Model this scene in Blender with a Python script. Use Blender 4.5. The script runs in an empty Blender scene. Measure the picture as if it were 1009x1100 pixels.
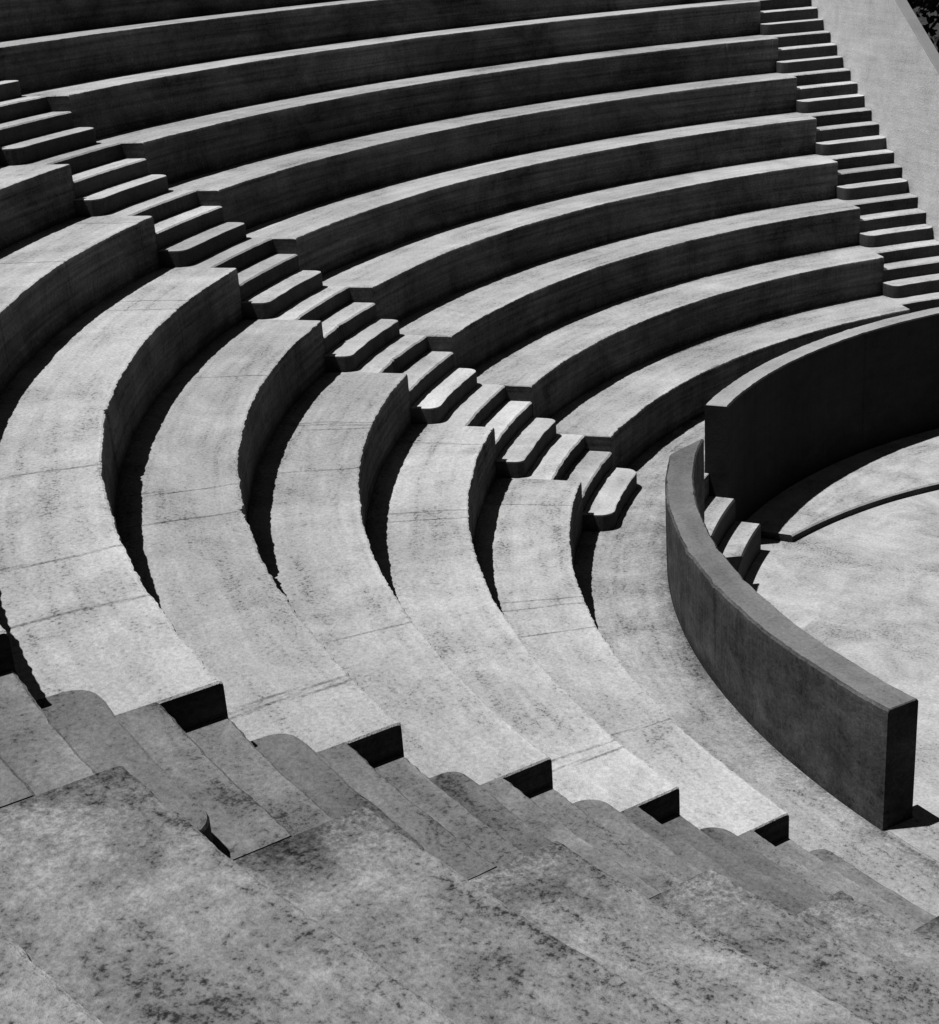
import bpy, math, random
import numpy as np
from mathutils import Matrix, Vector, noise
random.seed(4)
S=0.85
D,Z,YAW,PIT,ROLL,FF=16.8265,6.5411,-.6712,.3797,-.0714,1568.6
H=.6121; R1=9.4726
MIDL=(3.4768,.7717); MIDR=(3.4526,-.5581)
NR=(2*math.pi-1.9246,-.5379); NL=(2*math.pi-1.9065,.68)
RL=(2.36,2.3902); RW=(2.374,.99)
NT=12
ZF=-.88; ZG=-.98
sc=bpy.context.scene
# ---------------- camera
F=np.array([math.sin(YAW)*math.cos(PIT),math.cos(YAW)*math.cos(PIT),-math.sin(PIT)])
R=np.array([math.cos(YAW),-math.sin(YAW),0]);U=np.cross(R,F)
c,s=math.cos(ROLL),math.sin(ROLL);R2=c*R+s*U;U2=-s*R+c*U
cd=bpy.data.cameras.new("camera");co=bpy.data.objects.new("camera",cd);sc.collection.objects.link(co)
co.matrix_world=Matrix(((R2[0],U2[0],-F[0],0),(R2[1],U2[1],-F[1],-D*S),(R2[2],U2[2],-F[2],Z*S),(0,0,0,1)))
cd.sensor_fit='VERTICAL';cd.sensor_height=36;cd.lens=36*FF/1100;cd.clip_end=3000;cd.clip_start=.05
sc.camera=co
# ---------------- materials
def concrete(name,base,blotch=.3,speck=.5,su=.6,sv=10.0,streak=.15,dirtk=.55,grain=.16,bump=.5,seed=0.0,rough=.95,msc=1.1,lo=.0):
    m=bpy.data.materials.new(name);m.use_nodes=True;nt=m.node_tree;N=nt.nodes;L=nt.links
    b=N['Principled BSDF'];b.inputs['Roughness'].default_value=rough
    b.inputs['Specular IOR Level'].default_value=.15
    tc=N.new('ShaderNodeTexCoord')
    mp=N.new('ShaderNodeMapping');mp.inputs['Location'].default_value=(seed*3.1,seed*1.7,seed*2.3);L.new(tc.outputs['Object'],mp.inputs[0])
    def noi(scale,det,rgh,vec=None,dist=0):
        n=N.new('ShaderNodeTexNoise');n.inputs['Scale'].default_value=scale;n.inputs['Detail'].default_value=det;n.inputs['Roughness'].default_value=rgh;n.inputs['Distortion'].default_value=dist
        L.new((vec or mp).outputs[0],n.inputs['Vector']);return n.outputs[0]
    def mr(x,a,b_,c_,d):
        n=N.new('ShaderNodeMapRange');n.inputs[1].default_value=a;n.inputs[2].default_value=b_;n.inputs[3].default_value=c_;n.inputs[4].default_value=d
        L.new(x,n.inputs[0]);return n.outputs[0]
    def op(o,x,y):
        n=N.new('ShaderNodeMath');n.operation=o
        for i,v in enumerate((x,y)):
            if isinstance(v,(int,float)): n.inputs[i].default_value=v
            else: L.new(v,n.inputs[i])
        return n.outputs[0]
    med=noi(msc,8,.72,dist=.5)
    fine=noi(38,3,.8)
    um=N.new('ShaderNodeMapping');um.inputs['Scale'].default_value=(su,sv,1);um.inputs['Location'].default_value=(seed,seed*2,0)
    uv=N.new('ShaderNodeUVMap');uv.uv_map='UVMap';L.new(uv.outputs[0],um.inputs[0])
    st=noi(1.0,4,.62,um,.3)
    val=mr(med,.32,.66,1-blotch,1+blotch*.8)
    val=op('MULTIPLY',val,mr(fine,.28,.72,1-grain,1+grain))
    val=op('MULTIPLY',val,mr(st,.3,.7,1-streak,1+streak))
    # pits gather where the surface is already worn
    comb=op('ADD',fine,op('MULTIPLY',op('ADD',med,st),.6))
    pm=mr(comb,.98+lo,.84+lo,0,1)
    val=op('MULTIPLY',val,op('SUBTRACT',1.0,op('MULTIPLY',pm,speck)))
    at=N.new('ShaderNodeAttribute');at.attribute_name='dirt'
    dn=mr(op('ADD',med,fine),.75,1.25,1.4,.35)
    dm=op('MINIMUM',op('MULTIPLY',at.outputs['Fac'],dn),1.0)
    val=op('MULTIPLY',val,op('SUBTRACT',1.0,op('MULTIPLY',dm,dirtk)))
    at2=N.new('ShaderNodeAttribute');at2.attribute_name='tone'
    val=op('MULTIPLY',val,at2.outputs['Fac'])
    val=op('MINIMUM',op('MULTIPLY',val,base),.8)
    cc=N.new('ShaderNodeCombineColor')
    for i in range(3):L.new(val,cc.inputs[i])
    L.new(cc.outputs[0],b.inputs['Base Color'])
    bp=N.new('ShaderNodeBump');bp.inputs['Strength'].default_value=bump;bp.inputs['Distance'].default_value=.012
    L.new(fine,bp.inputs['Height']);L.new(bp.outputs[0],b.inputs['Normal'])
    return m
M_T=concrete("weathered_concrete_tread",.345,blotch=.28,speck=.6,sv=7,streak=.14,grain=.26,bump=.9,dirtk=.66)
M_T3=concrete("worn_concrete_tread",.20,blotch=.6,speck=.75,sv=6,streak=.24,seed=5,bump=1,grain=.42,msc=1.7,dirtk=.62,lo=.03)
M_R=concrete("stained_shade_toned_riser",.082,blotch=.6,speck=.5,su=.5,sv=16,streak=.5,seed=2,grain=.3,dirtk=.62)  # real stains and streaks; base colour also lowered to deepen riser shade
M_AR=concrete("shade_toned_step_riser",.04,blotch=.35,speck=.4,su=.8,sv=14,streak=.2,seed=2)  # step riser colour lowered so the shadowed faces go darker
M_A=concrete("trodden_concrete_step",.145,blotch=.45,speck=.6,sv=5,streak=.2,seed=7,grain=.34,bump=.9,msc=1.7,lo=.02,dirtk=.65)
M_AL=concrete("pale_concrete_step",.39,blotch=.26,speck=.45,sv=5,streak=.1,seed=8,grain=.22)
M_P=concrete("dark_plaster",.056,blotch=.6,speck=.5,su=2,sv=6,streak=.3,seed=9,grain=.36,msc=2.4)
M_PD=concrete("shade_black_plaster",.016,blotch=.3,speck=.3,su=2,sv=6,streak=.2,seed=9)  # far parapet plaster, shade of its faces put into a near-black colour
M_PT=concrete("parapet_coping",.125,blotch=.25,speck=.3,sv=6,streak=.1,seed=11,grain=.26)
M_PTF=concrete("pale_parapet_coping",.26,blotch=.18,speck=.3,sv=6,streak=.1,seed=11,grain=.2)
M_F=concrete("orchestra_floor_concrete",.34,blotch=.32,speck=.6,sv=4,seed=12,grain=.26,msc=1.9)
M_WK=concrete("walkway_concrete",.29,blotch=.34,speck=.65,seed=14,grain=.3,bump=.9,msc=1.8,lo=.01)
M_W=concrete("whitewashed_plaster",.58,blotch=.15,speck=.18,streak=.1,seed=13,bump=.7,grain=.18,msc=2)
M_WC=concrete("side_wall_coping",.2,blotch=.1,speck=.1,streak=.06,seed=13,bump=.3,grain=.08)
M_G=concrete("dry_grass_ground",.035,blotch=.4,speck=.5,seed=15)
# ---------------- mesh helpers
def nz(x,y,z=0.): return noise.noise(Vector((x,y,z)))
def build(name,V,Fc,mi,UVs,dirt,tone,mats,parent=None):
    me=bpy.data.meshes.new(name);me.from_pydata([tuple(x*S for x in v) for v in V],[],Fc)
    for m in mats: me.materials.append(m)
    me.polygons.foreach_set('material_index',mi)
    uvl=me.uv_layers.new(name='UVMap')
    li=np.empty(len(me.loops),np.int32);me.loops.foreach_get('vertex_index',li)
    uvl.data.foreach_set('uv',np.array(UVs,np.float32)[li].ravel())
    a=me.attributes.new('dirt','FLOAT','POINT');a.data.foreach_set('value',np.array(dirt,np.float32))
    a=me.attributes.new('tone','FLOAT','POINT');a.data.foreach_set('value',np.array(tone,np.float32))
    me.update()
    o=bpy.data.objects.new(name,me);sc.collection.objects.link(o)
    if parent:o.parent=parent
    return o
def edge(e,r): return e[0]+e[1]/r
def sweep(name,prof,e0,e1,n,mats,base=-1.6,caps=True,parent=None,amp=1.0,seed=0,endround=.012,joints=0,enddirt=0,capt=.45,zs=None):
    V=[];Fc=[];mi=[];UV=[];DR=[];TN=[];npf=len(prof)
    ts=[0]+[ .0009 ]+[j/n for j in range(1,n)]+[1-.0009,1] if caps else [j/n for j in range(n+1)]
    J=len(ts);rg=random.Random(seed+99)
    jt={k:[rg.uniform(.03,.97) for _ in range(joints)] for k in range(0,40)}
    for ji,t in enumerate(ts):
        endr=caps and ji in (0,J-1)
        for (r,z,d,wb,tn) in prof:
            th=edge(e0,r)*(1-t)+edge(e1,r)*t
            u=th*13
            rr,zz=r,z
            if zs and z>.5: zz=z*(zs[0]*(1-t)+zs[1]*t)
            if wb:
                k=round(r)
                w=.014*nz(u*1.3,k*7.3+seed)+.012*nz(u*5,k*3.1+seed,2)+.010*nz(u*17,k*5.3,seed)
                ch=nz(u*3.1,k*9.7+seed,5)
                if ch>.42: w+=(ch-.42)*.14*(nz(u*23,k,3)+.6)
                rr+=wb*w*amp
                zz+=abs(wb)*.35*amp*(.014*nz(u*.9,k*2.3,seed)+.010*nz(u*11,k*4.1,seed+3))
            if endr: zz-=endround if z>-.5 else 0
            dd=d
            if joints:
                k=int(r-R1+1.001)
                for q in jt[k]:
                    if abs(t+.0045*nz(r*2.2,q*50)+.0018*nz(r*9,q*50)-q)<.0014: dd=max(dd,.8+.4*nz(r*5,q*90))
            if enddirt:
                s_=abs(th-edge(e0,r))*r
                dd=max(dd,enddirt*max(0,1-s_/(.55+.5*nz(r*2.3,th*20,4)+.25*nz(r*9,th*70,4))))
            V.append((rr*math.cos(th),rr*math.sin(th),zz));UV.append((u,r+z));DR.append(dd);TN.append(tn*(1+.16*nz(u*.35,r*.9,seed+8)))
    for j in range(J-1):
        for i in range(npf-1):
            a=j*npf+i;Fc.append((a,a+npf,a+npf+1,a+1))
            dr=abs(prof[i+1][0]-prof[i][0]);dz=abs(prof[i+1][1]-prof[i][1])
            mi.append(0 if dr>=dz else 1)
    if caps:
        for j in (0,J-1):
            b=len(V);b0=len(V)+npf
            for i in range(npf):
                v=V[j*npf+i];V.append(v);UV.append((UV[j*npf+i][1],v[2]));DR.append(.3);TN.append(capt)  # capt paints shade into the end faces, darkening notches and wall ends
            for i in range(npf):
                v=V[j*npf+i];V.append((v[0],v[1],base));UV.append((UV[j*npf+i][1],base));DR.append(.5);TN.append(capt)
            for i in range(npf-1):
                q=(b+i,b+i+1,b0+i+1,b0+i)
                Fc.append(q if j==0 else q[::-1]);mi.append(1)
    return build(name,V,Fc,mi,UV,DR,TN,mats,parent)
def tier_prof(k1,sd):
    rg=random.Random(sd)
    b=.022;p=[(R1,-1.6,1,0,1)]
    for k in range(1,k1+1):
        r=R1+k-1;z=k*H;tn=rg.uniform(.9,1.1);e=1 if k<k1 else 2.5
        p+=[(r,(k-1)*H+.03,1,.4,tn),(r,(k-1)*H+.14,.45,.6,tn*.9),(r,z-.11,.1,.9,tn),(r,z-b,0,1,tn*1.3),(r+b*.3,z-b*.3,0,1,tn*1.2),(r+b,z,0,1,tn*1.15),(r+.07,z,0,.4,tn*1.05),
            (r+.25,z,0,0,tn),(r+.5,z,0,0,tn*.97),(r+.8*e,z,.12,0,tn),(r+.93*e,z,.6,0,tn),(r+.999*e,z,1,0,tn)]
    return p
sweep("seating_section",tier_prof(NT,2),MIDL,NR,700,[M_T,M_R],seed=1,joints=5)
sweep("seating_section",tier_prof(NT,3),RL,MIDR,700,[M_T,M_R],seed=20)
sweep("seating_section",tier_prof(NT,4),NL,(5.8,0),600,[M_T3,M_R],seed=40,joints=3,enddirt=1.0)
def aisle_prof(k1,sd):
    rg=random.Random(sd);n=.34;b=.018;p=[(R1,-1.6,1,0,1)]
    for k in range(1,k1+1):
        r=R1+k-1;z=k*H;z2=z-H/3
        t1=rg.uniform(.75,1.2);t2=rg.uniform(.75,1.2)
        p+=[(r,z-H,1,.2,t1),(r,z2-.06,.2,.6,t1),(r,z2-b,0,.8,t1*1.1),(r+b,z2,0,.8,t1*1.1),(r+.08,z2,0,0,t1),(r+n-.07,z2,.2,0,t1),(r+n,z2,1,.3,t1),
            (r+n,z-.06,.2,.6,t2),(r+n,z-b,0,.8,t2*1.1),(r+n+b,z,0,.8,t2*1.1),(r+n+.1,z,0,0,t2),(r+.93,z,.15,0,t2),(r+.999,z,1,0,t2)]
    return p
def blocks(e0,e1,k1,parent,mats,sd):
    rg=random.Random(sd)
    for k in range(1,k1+1):
        r1=R1+k-1;r0=r1-.34+rg.uniform(-.015,.015);z=(k-1)*H+H/3+rg.uniform(-.006,.006)
        rc=.13+rg.uniform(-.02,.03);a0=edge(e0,r1)-rg.uniform(0,.004);a1=edge(e1,r1)+rg.uniform(0,.004)
        def P(th,r):
            return (th,r+nz(th*60,r*3,k)*.016)
        pl=[(a0,r1+.02)]
        pl.append((a0,r0+rc+.05))
        for i in range(7):
            q=i/6*math.pi/2;pl.append(P(a0+(rc-rc*math.cos(q))/r1,r0+rc-rc*math.sin(q)))
        for i in range(1,14):
            t=i/14;pl.append(P(a0+rc/r1+(a1-a0-2*rc/r1)*t,r0))
        for i in range(7):
            q=math.pi/2-i/6*math.pi/2;pl.append(P(a1-(rc-rc*math.cos(q))/r1,r0+rc-rc*math.sin(q)))
        pl.append((a1,r0+rc+.05))
        pl.append((a1,r1+.02))
        am=(a0+a1)/2
        V=[];UV=[];DR=[];TN=[];tn=rg.uniform(.75,1.15);n=len(pl)
        def ring(ins,zz,d,tt):
            for th,r in pl:
                sg=1 if th<am else -1
                tt_=min(1,abs(th-am)*r1/.2)
                th2=th+sg*ins/r1*tt_; rr=r+(ins if r<r1 else 0)
                V.append((rr*math.cos(th2),rr*math.sin(th2),zz));UV.append((th*13,rr));DR.append(d);TN.append(tt)
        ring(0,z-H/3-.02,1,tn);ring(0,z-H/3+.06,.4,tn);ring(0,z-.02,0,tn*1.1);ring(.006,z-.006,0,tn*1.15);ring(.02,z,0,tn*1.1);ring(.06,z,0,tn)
        Fc=[];mi=[]
        for a in range(5):
            for i in range(n-1):
                Fc.append((a*n+i,(a+1)*n+i,(a+1)*n+i+1,a*n+i+1));mi.append(1 if a<3 else 0)
        b=5*n;Fc.append(tuple(range(b+n-1,b-1,-1)));mi.append(0)
        build("rounded_step",V,Fc,mi,UV,DR,TN,mats,parent)
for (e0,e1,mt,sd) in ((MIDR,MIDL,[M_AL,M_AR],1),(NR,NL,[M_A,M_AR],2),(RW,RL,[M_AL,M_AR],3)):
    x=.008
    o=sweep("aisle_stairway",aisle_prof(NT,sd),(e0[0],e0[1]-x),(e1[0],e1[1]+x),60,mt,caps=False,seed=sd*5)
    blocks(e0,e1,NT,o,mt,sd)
def rad(x): return math.radians(x)
# ---------------- walkway ring, ledge, orchestra floor
pi_,po,zt=8.165,8.465,1.0
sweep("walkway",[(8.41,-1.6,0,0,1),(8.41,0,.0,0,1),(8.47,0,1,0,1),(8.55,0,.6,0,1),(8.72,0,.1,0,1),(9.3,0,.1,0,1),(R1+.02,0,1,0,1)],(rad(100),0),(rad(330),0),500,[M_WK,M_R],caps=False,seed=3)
def poly_floor(name,rf,z,zb,a0,a1,n,ro,mats):
    V=[];UV=[];DR=[];TN=[];Fc=[];mi=[]
    for j in range(n+1):
        th=a0+(a1-a0)*j/n
        for (r,zz,d) in ((rf(th),zb,1),(rf(th),z-.02,0),(rf(th)+.02,z,0),(ro,z,0)):
            V.append((r*math.cos(th),r*math.sin(th),zz));UV.append((th*8,r));DR.append(d);TN.append(1)
    for j in range(n):
        for i in range(3):
            a=j*4+i;Fc.append((a,a+4,a+5,a+1));mi.append(1 if i==0 else 0)
    for j in (0,n):
        Fc.append((j*4+0,j*4+1,j*4+2,j*4+3));mi.append(1)
    return build(name,V,Fc,mi,UV,DR,TN,mats)
poly_floor("stone_ledge",lambda t:7.40+2.15*(t-rad(186)),ZF,ZG-.02,rad(120),rad(187.5),120,8.3,[M_F,M_AR])
# landing that fills the opening beside the near end of the parapet
poly_floor("entrance_landing",lambda t:7.98,.004,ZG-.1,rad(245.0),rad(262),40,8.43,[M_WK,M_AR])
n=160;V=[(0,0,ZG)];UV=[(0,0)];Fc=[];
rings=[2,4,6,7,8.5]
for r in rings:
    for j in range(n):
        t=2*math.pi*j/n;V.append((r*math.cos(t),r*math.sin(t),ZG+.012*nz(r*math.cos(t),r*math.sin(t))));UV.append((V[-1][0]*.3,V[-1][1]*.3))
for j in range(n): Fc.append((0,1+j,1+(j+1)%n))
for q in range(len(rings)-1):
    for j in range(n):
        a=1+q*n+j;b2=1+q*n+(j+1)%n;Fc.append((a,a+n,b2+n,b2))
build("orchestra_floor",V,Fc,[0]*len(Fc),UV,[0]*len(V),[1]*len(V),[M_F])
# ---------------- steps through the parapet gap
gp=[(7.74,-1.5,1,0,1),(7.74,-.62,0,0,1),(7.76,-.60,0,0,1),(8.05,-.60,.3,0,1),(8.07,-.60,1,0,1),(8.07,-.32,0,0,1),(8.09,-.30,0,0,1),(8.38,-.30,.3,0,1),(8.42,-.30,1,0,1),(8.42,0.004,0,0,1),(8.49,.004,0,0,1)]
sweep("orchestra_steps",gp,(rad(190.6),0),(rad(204),0),30,[M_F,M_AR],base=-1.6,caps=True,endround=.0)
# ---------------- parapets
def parprof():
    b=.02
    return [(pi_,-1.6,1,0,1),(pi_,0,.3,.5,1),(pi_,zt-b,0,.5,1),(pi_+b,zt,0,.5,1.15),(pi_+.15,zt,0,0,1),(po-b,zt,0,.6,1.1),(po,zt-b,0,.6,1.3),(po,zt-.1,0,.5,1),(po,.16,.1,.3,1),(po,.0,.9,0,1),(po,-1.6,1,0,1)]
cc_=-rad(4.2)/(1/pi_-1/po)
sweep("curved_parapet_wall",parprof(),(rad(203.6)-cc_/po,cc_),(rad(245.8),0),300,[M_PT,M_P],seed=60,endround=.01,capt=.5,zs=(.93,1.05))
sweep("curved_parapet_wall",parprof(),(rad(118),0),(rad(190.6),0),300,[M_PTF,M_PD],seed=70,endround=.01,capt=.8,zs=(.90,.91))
# ---------------- side wall next to the right stairway
HW=2.15
V=[];UV=[];Fc=[];mi=[]
rs=[8.6+i*.25 for i in range(60)]
for r in rs:
    zt_=(r-R1+1)*H+HW+.02*nz(r*2,3)
    for off,zz in ((0,-1.6),(0,zt_-.02),(-.02,zt_),(-.2,zt_),(-.2,-1.6)):
        th=edge(RW,r)-.0015+off/r
        V.append((r*math.cos(th),r*math.sin(th),zz));UV.append((r,zz))
for j in range(len(rs)-1):
    for i in range(4):
        a=j*5+i;Fc.append((a,a+1,a+6,a+5));mi.append(1 if i in(1,2) else 0)
for j in (0,len(rs)-1): Fc.append(tuple(j*5+i for i in range(5)));mi.append(0)
build("stairway_side_wall",V,Fc,mi,UV,[0]*len(V),[1]*len(V),[M_W,M_WC])
# ---------------- ground
n=96;V=[];UV=[];Fc=[]
rr=[0,6,12,20,30,50,90,180,400,1500]
V.append((0,0,-1.5));UV.append((0,0))
for r in rr[1:]:
    for j in range(n):
        t=2*math.pi*j/n;V.append((r*math.cos(t),r*math.sin(t),-1.5+(0 if r<25 else .5*nz(r*math.cos(t)*.05,r*math.sin(t)*.05))));UV.append((V[-1][0],V[-1][1]))
for j in range(n): Fc.append((0,1+j,1+(j+1)%n))
for q in range(len(rr)-2):
    for j in range(n):
        a=1+q*n+j;b2=1+q*n+(j+1)%n;Fc.append((a,a+n,b2+n,b2))
build("ground",V,Fc,[0]*len(Fc),UV,[0]*len(V),[1]*len(V),[M_G])
# ---------------- shrubbery beyond the side wall
ml=bpy.data.materials.new("dark_foliage");ml.use_nodes=True
bs=ml.node_tree.nodes['Principled BSDF'];bs.inputs['Roughness'].default_value=.8
tn_=ml.node_tree.nodes.new('ShaderNodeTexNoise');tn_.inputs['Scale'].default_value=2.5
rp=ml.node_tree.nodes.new('ShaderNodeValToRGB');rp.color_ramp.elements[0].position=.35;rp.color_ramp.elements[0].color=(.01,.01,.01,1);rp.color_ramp.elements[1].position=.7;rp.color_ramp.elements[1].color=(.035,.035,.035,1)
ml.node_tree.links.new(tn_.outputs[0],rp.inputs[0]);ml.node_tree.links.new(rp.outputs[0],bs.inputs['Base Color'])
V=[];Fc=[];rg=random.Random(8)
cl=[]
for i in range(70):
    a=rad(rg.uniform(104,131));r=rg.uniform(22,34);cl.append((r*math.cos(a),r*math.sin(a),rg.uniform(-1,5.5),rg.uniform(.8,1.7)))
for (x,y,z,q) in cl:
    for _ in range(260):
        d=Vector((rg.gauss(0,1),rg.gauss(0,1),rg.gauss(0,1))).normalized()*q*rg.uniform(.6,1.05)
        p=Vector((x,y,z))+d
        a=Vector((rg.gauss(0,1),rg.gauss(0,1),rg.gauss(0,1))).normalized()*.16;b_=a.cross(Vector((rg.gauss(0,1),rg.gauss(0,1),rg.gauss(0,1)))).normalized()*.1
        i0=len(V);V+=[tuple(p-a),tuple(p+b_),tuple(p+a),tuple(p-b_)];Fc.append((i0,i0+1,i0+2,i0+3))
me=bpy.data.meshes.new("shrubbery");me.from_pydata([tuple(x*S for x in v) for v in V],[],Fc);me.materials.append(ml)
ob=bpy.data.objects.new("shrubbery",me);sc.collection.objects.link(ob)
# ---------------- light
w=bpy.data.worlds.new("World");sc.world=w;w.use_nodes=True
nt=w.node_tree;bg=nt.nodes['Background'];sky=nt.nodes.new('ShaderNodeTexSky');sky.sky_type='NISHITA';sky.sun_disc=False
sx,sy=-.2641,-.2308
sky.sun_elevation=math.atan2(1,math.hypot(sx,sy));sky.sun_rotation=math.atan2(sx,sy)
sky.altitude=2200;sky.dust_density=.2;sky.air_density=.6
sp=nt.nodes.new('ShaderNodeSeparateColor');nt.links.new(sky.outputs[0],sp.inputs[0]);nt.links.new(sp.outputs[0],bg.inputs[0]);bg.inputs[1].default_value=.05
l=bpy.data.lights.new("sun",'SUN');l.energy=5;l.angle=math.radians(.5);lo=bpy.data.objects.new("sun",l);sc.collection.objects.link(lo)
lo.rotation_euler=Vector((sx,sy,1)).to_track_quat('Z','Y').to_euler()
sc.view_settings.view_transform='Standard';sc.view_settings.look='None'
